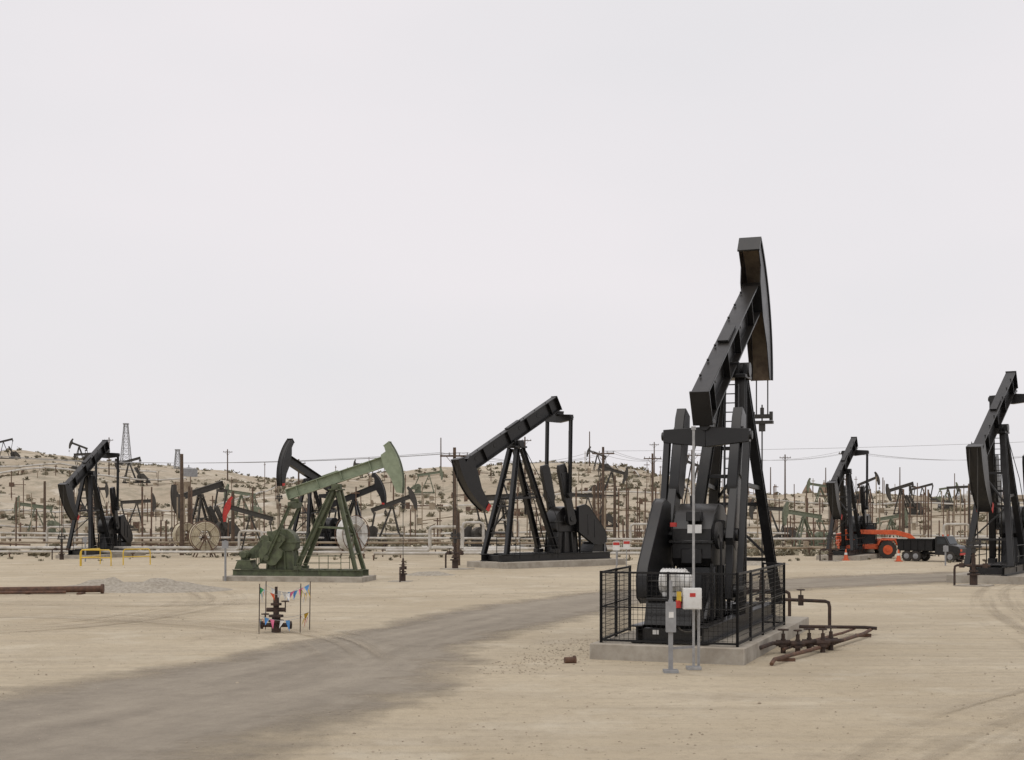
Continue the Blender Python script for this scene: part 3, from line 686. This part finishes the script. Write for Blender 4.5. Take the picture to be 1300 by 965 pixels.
def derrick(x,y,hh,b=1.4,name='lattice_derrick'):
    e=empty(name,(x,y,hgt(x,y)-.3)); m=MB(); n=7; T=.4
    def c(k,i):
        q=b+(T-b)*k/n; return V(((-q,q,q,-q)[i],(-q,-q,q,q)[i],hh*k/n))
    for i in range(4):
        m.bar(c(0,i),c(n,i),.14,.14)
        for k in range(n): m.bar(c(k,i),c(k+1,(i+1)%4),.07,.07); m.bar(c(k+1,i),c(k,(i+1)%4),.07,.07); m.bar(c(k,i),c(k,(i+1)%4),.07,.07)
    m.box((0,0,hh),(1.2,1.2,.3)); obj('lattice',m.mesh('lat',['greyp']),e)
derrick(-95,350,10.5,1.2); derrick(-87,370,6,.9)
def tank(x,y,r,h_,mt,cone=.5):
    e=empty('storage_tank',(x,y,hgt(x,y)-.3)); m=MB(); m.tube((0,0,0),(0,0,h_),r,24); m.tube((0,0,h_),(0,0,h_+cone),r*1.02,24,.12); m.tube((0,0,h_+cone),(0,0,h_+cone+.5),.12,8); obj('shell',m.mesh('tk',[mt]),e)
tank(81,390,1.4,1.6,'brown',2.4); tank(86,392,1.4,2,'brown',2.6); tank(-140,380,3,2,'pipe2'); tank(-75,330,2,2,'greyp'); tank(115,350,3,2.4,'pipe'); tank(122,352,3,2.4,'pipe'); tank(52,330,2,2,'greyp'); tank(-58,250,1.5,2,'pipe2'); tank(96,300,2,2,'pipe'); tank(68,280,1.6,2,'pipe')
def shed(x,y,a,b,c,mt):
    e=empty('equipment_shed',(x,y,hgt(x,y)-.3),random.uniform(-20,20)); m=MB(); m.box((0,0,c/2),(a,b,c)); m.prof((-a/2-.2,0,c),(a/2+.2,0,c),[(-b/2-.2,.003),(b/2+.2,.003),(0,.8)]); obj('walls_and_roof',m.mesh('sh',[mt]),e); m=MB(); m.box((-.3*a,-b/2-.02,1),(.9,.04,2)); m.box((.2*a,-b/2-.02,1.5),(1,.04,.8)); obj('door_and_window',m.mesh('dw',['grease']),e)
shed(-36,170,3,2.5,2.0,'pipe2'); shed(62,220,4,3,2.2,'pipe2'); shed(-112,300,5,4,2.2,'pipe2'); shed(100,280,5,4,2.2,'pipe2')

# ------------------------------------------------------------------ telehandler
def wheelset(m,mr,c,r,wd):
    c=V(c); m.tube(c+V((0,-wd/2,0)),c+V((0,wd/2,0)),r,24); 
    for k in range(16):
        a=k*math.pi/8; m.box(c+V((math.cos(a)*r,0,math.sin(a)*r)),(.08,wd*.96,.08),Matrix.Rotation(-a,3,'Y'))
    for s in(-1,1): mr.tube(c+V((0,s*wd*.5,0)),c+V((0,s*(wd*.5+.02),0)),r*.55,18); mr.tube(c+V((0,s*wd*.5,0)),c+V((0,s*(wd*.5+.07),0)),r*.2,12)
e=empty('orange_telehandler',(24.2,97,hgt(24.2,97)),-6,.95)
bo=MB();ti=MB();ri=MB();dk=MB();gl=MB()
bo.prism([(-2.0,.65),(-2.1,1.25),(-1.4,1.45),(-.6,1.45),(-.5,1.0),(.6,1.0),(.7,1.3),(1.7,1.25),(1.8,.65)],-.65,.65)
bo.prism([(-2.2,1.3),(-2.15,1.75),(-1.2,1.9),(-.7,1.8),(-.65,1.46),(-1.3,1.46)],-.6,.1)
bo.prism([(-1.9,1.75),(-1.9,2.05),(1.9,2.02),(2.9,1.75),(3.55,1.15),(3.7,.55),(3.45,.5),(3.25,1.0),(2.75,1.45),(1.85,1.68)],-.98,-.72)
bo.bar((-1.7,-.85,1.3),(-1.7,-.85,1.8),.3,.3)
bo.prism([(.9,1.25),(1.0,1.45),(2.1,1.42),(2.1,1.25)],-.4,-.25)
for s in(-1,1):
    for x in(-1.4,1.3): bo.prism([(x-.75,.95),(x-.5,1.38),(x+.5,1.38),(x+.75,.95),(x+.65,.93),(x+.45,1.3),(x-.45,1.3),(x-.65,.93)],s*.72,s*1.12)
for x in(-1.4,1.3):
    for s in(-1,1): wheelset(ti,ri,(x,s*.92,.62),.62,.38)
dk.tube((-1.4,-.9,.62),(-1.4,.9,.62),.12); dk.tube((1.3,-.9,.62),(1.3,.9,.62),.12)
for x in(-.5,.62):
    for y in(-.5,.3): dk.bar((x,y,1.0),(x*.85,y,2.45),.07,.07)
dk.box((.03,-.1,2.48),(1.2,.95,.07)); gl.prism([(-.45,1.05),(-.38,2.4),(.48,2.4),(.57,1.05)],-.48,.28)
dk.bar((3.55,-1.2,.45),(3.55,.5,.45),.12,.5); dk.box((4.1,-.95,.2),(1.1,.12,.05)); dk.box((4.1,.2,.2),(1.1,.12,.05)); dk.tube((-1.6,.0,1.8),(-1.6,0,2.25),.05)
for m,n_,mt in((bo,'body_and_boom','orange'),(ti,'tires','rubber'),(ri,'wheel_rims','orange'),(dk,'cab_frame_and_forks','black2'),(gl,'cab_glass','glass')):
    o=obj(n_,m.mesh(n_,[mt]),e)
    if m is bo: bevel(o,.02)
# ------------------------------------------------------------------ truck
e=empty('dump_truck',(27.0,91,0),-42,.70)
bo=MB();ti=MB();ri=MB();dk=MB();gl=MB();rd=MB();wh=MB()
dk.prism([(-2.9,.62),(-2.9,.8),(2.7,.8),(2.7,.62)],-.45,.45)
dk.prism([(-3.0,1.0),(-3.15,1.95),(.35,1.95),(.35,1.0)],1.02,1.1); dk.prism([(-3.0,1.0),(-3.15,1.95),(.35,1.95),(.35,1.0)],-1.1,-1.02)
dk.box((-1.33,0,.98),(3.35,2.03,.1)); dk.box((.3,0,1.55),(.08,2.03,1.05)); dk.box((-3.05,0,1.45),(.08,2.03,.85)); 
for x in(-2.5,-1.8,-1.1,-.4):
    for s in(-1,1): dk.box((x,s*1.13,1.45),(.09,.06,.88))
for s in(-1,1): dk.box((-1.35,s*1.13,1.98),(3.6,.1,.08))
wh.prism([(.5,.75),(.5,2.15),(.65,2.3),(1.5,2.3),(1.9,1.55),(2.75,1.4),(2.9,1.2),(2.9,.6),(.5,.6)],-.92,.92)
gl.prism([(.75,1.6),(.78,2.12),(1.42,2.12),(1.68,1.6)],-.935,.935); gl.prism([(1.54,2.22),(1.87,1.61),(1.9,1.62),(1.58,2.23)],-.8,.8)
for x,ys_ in((-2.2,(-.88,.88)),(-1.3,(-.88,.88)),(2.0,(-.85,.85))):
    for y_ in ys_: wheelset(ti,ri,(x,y_,.46),.46,.3)
rd.box((-3.1,.8,.85),(.06,.25,.14)); rd.box((-3.1,-.8,.85),(.06,.25,.14)); rd.box((2.93,0,.72),(.08,1.8,.2))
for m,n_,mt in((dk,'dump_bed','black2'),(wh,'cab','black'),(gl,'windows','glass'),(ti,'tires','rubber'),(ri,'wheel_rims','greyp'),(rd,'lights_and_bumper','red')):
    o=obj(n_,m.mesh(n_,[mt]),e)
    if m is wh: bevel(o,.04)
m=MB(); m.tube((1.1,.5,2.31),(1.1,.5,2.45),.08,10); m.tube((1.1,-.5,2.31),(1.1,-.5,2.45),.08,10); m.box((2.93,.7,1.05),(.05,.3,.2)); m.box((2.93,-.7,1.05),(.05,.3,.2)); obj('beacons',m.mesh('bea',['orange']),e)
for x,y in((24.6,90.5),(21.6,92)):
    e=empty('traffic_cone',(x,y,0)); m=MB(); m.box((0,0,.03),(.42,.42,.05)); m.tube((0,0,.05),(0,0,.75),.16,14,.03); obj('cone',m.mesh('cn',['orange']),e); m=MB(); m.tube((0,0,.38),(0,0,.52),.105,14,.08); obj('reflective_band',m.mesh('rb',['white']),e)

# ------------------------------------------------------------------ gravel piles, stones, scrub
def pile(x,y,rx,ry,h_):
    n=30;vs=[];fs=[]
    for j in range(n+1):
        for i in range(n+1):
            u=i/n*2-1;v=j/n*2-1; d=math.sqrt(u*u+v*v); z=max(0,1-d)**1.0
            nn=noise.fractal(V((u*3+x,v*3+y,0)),1,2,4)
            px,py=x+u*rx,y+v*ry; vs.append((px,py,hgt(px,py)-.03+h_*z*(1+.5*nn)+(.03*nn*z if z else -.02)))
    for j in range(n):
        for i in range(n): a=j*(n+1)+i; fs.append((a,a+1,a+n+2,a+n+1))
    me=bpy.data.meshes.new('pile'); me.from_pydata(vs,[],fs); me.materials.append(M['gravel'])
    for p in me.polygons:p.use_smooth=True
    obj('gravel_pile',me)
pile(-14.8,59,3.4,2.2,.5); pile(-17.5,61.5,2,1.6,.35); pile(-10.5,70,2.5,1.4,.4); pile(14,86,3,2,.5); pile(-4.2,72,1.6,1.2,.2)
random.seed(11); m=MB()
def stone(x,y,r):
    g=hgt(x,y); c=V((x,y,g+r*.2)); o=[V(q)*r*random.uniform(.7,1.25) for q in((1,0,0),(0,1,0),(-1,0,0),(0,-1,0),(0,0,.7),(0,0,-.7))]
    m.add([c+a for a in o],[(0,1,4),(1,2,4),(2,3,4),(3,0,4),(1,0,5),(2,1,5),(3,2,5),(0,3,5)])
for _ in range(1800):
    y=17+70*random.random()**1.8; x=random.uniform(-.38,.38)*y*1.1; stone(x,y,random.uniform(.008,.02)*(1+y/80)*(1 if random.random()<.985 else 1.8))
for _ in range(350): 
    k=random.random(); y=29+8*k; stone(.5+random.gauss(0,.5)+ (y-31)*.25,y,random.uniform(.01,.03))
obj('scattered_stones',m.mesh('st',['stone'],False))
m=MB(); random.seed(5)
def bush(x,y,r):
    g=hgt(x,y); n=14
    for _ in range(n):
        a=random.uniform(0,6.283); e_=random.uniform(.1,1.3); d=V((math.cos(a)*math.cos(e_),math.sin(a)*math.cos(e_),math.sin(e_)*.8))
        c=V((x,y,g))+d*r*random.uniform(.4,1); s_=r*random.uniform(.25,.5); t1=V((random.uniform(-1,1),random.uniform(-1,1),random.uniform(-1,1)))*s_; t2=V((random.uniform(-1,1),random.uniform(-1,1),random.uniform(-.2,1)))*s_
        m.add([c-t1,c+t1,c+t2,V((x,y,g-.05))],[(0,1,2),(0,2,3)])
cnt=0
while cnt<4200:
    y=100+random.random()**1.2*330; x=random.uniform(-.43,.43)*y
    if noise.noise(V((x*.035,y*.035,9)))+random.uniform(-.25,.35)<.02: continue
    bush(x,y,random.uniform(.2,.6)*(1+y/500)); cnt+=1
for _ in range(60):
    y=random.uniform(88,100); x=random.uniform(-.4,.4)*y; bush(x,y,random.uniform(.1,.3))
obj('desert_scrub',m.mesh('scrub',['scrub'],False))

# ------------------------------------------------------------------ world + sun
wd_=bpy.data.worlds.new('World'); sc.world=wd_; wd_.use_nodes=True; nt=wd_.node_tree; N=nt.nodes; L=nt.links; N.clear()
out=N.new('ShaderNodeOutputWorld'); bgn=N.new('ShaderNodeBackground'); L.new(bgn.outputs[0],out.inputs[0]); bgn.inputs['Strength'].default_value=.1
sky=N.new('ShaderNodeTexSky'); sky.sky_type='NISHITA'; sky.sun_disc=False; sky.sun_elevation=R(58); sky.sun_rotation=R(215); sky.dust_density=4; sky.air_density=1
tc=N.new('ShaderNodeTexCoord'); mp=N.new('ShaderNodeMapping'); mp.inputs['Scale'].default_value=(1,1,2.6); L.new(tc.outputs['Generated'],mp.inputs[0])
nz=N.new('ShaderNodeTexNoise'); nz.inputs['Scale'].default_value=1.6; nz.inputs['Detail'].default_value=4; nz.inputs['Roughness'].default_value=.45; L.new(mp.outputs[0],nz.inputs['Vector'])
cr=N.new('ShaderNodeValToRGB'); e=cr.color_ramp.elements; e[0].position=.3;e[1].position=.7; e[0].color=(.80,.80,.82,1); e[1].color=(.91,.87,.89,1); L.new(nz.outputs['Fac'],cr.inputs['Fac'])
vm=N.new('ShaderNodeVectorMath'); vm.operation='SCALE'; vm.inputs['Scale'].default_value=9.7; L.new(cr.outputs[0],vm.inputs[0])
mx=N.new('ShaderNodeMix'); mx.data_type='RGBA'; mx.inputs['Factor'].default_value=.94; L.new(sky.outputs[0],mx.inputs['A']); L.new(vm.outputs[0],mx.inputs['B']); L.new(mx.outputs['Result'],bgn.inputs['Color'])
sd=bpy.data.lights.new('sun','SUN'); sd.energy=.9; sd.angle=R(60); sd.color=(1,.96,.91); so=bpy.data.objects.new('sun',sd); sc.collection.objects.link(so)
so.rotation_euler=V((.35,.45,-1.1)).to_track_quat('-Z','Y').to_euler()
# camera
cd=bpy.data.cameras.new('camera'); cam=bpy.data.objects.new('camera',cd); sc.collection.objects.link(cam); cam.location=(0,0,3.4); cam.rotation_euler=(R(90),0,0)
cd.lens=50; cd.sensor_width=36; cd.shift_y=.125; cd.clip_end=12000; sc.camera=cam
sc.view_settings.view_transform='Standard'; sc.view_settings.look='None'; sc.view_settings.exposure=0
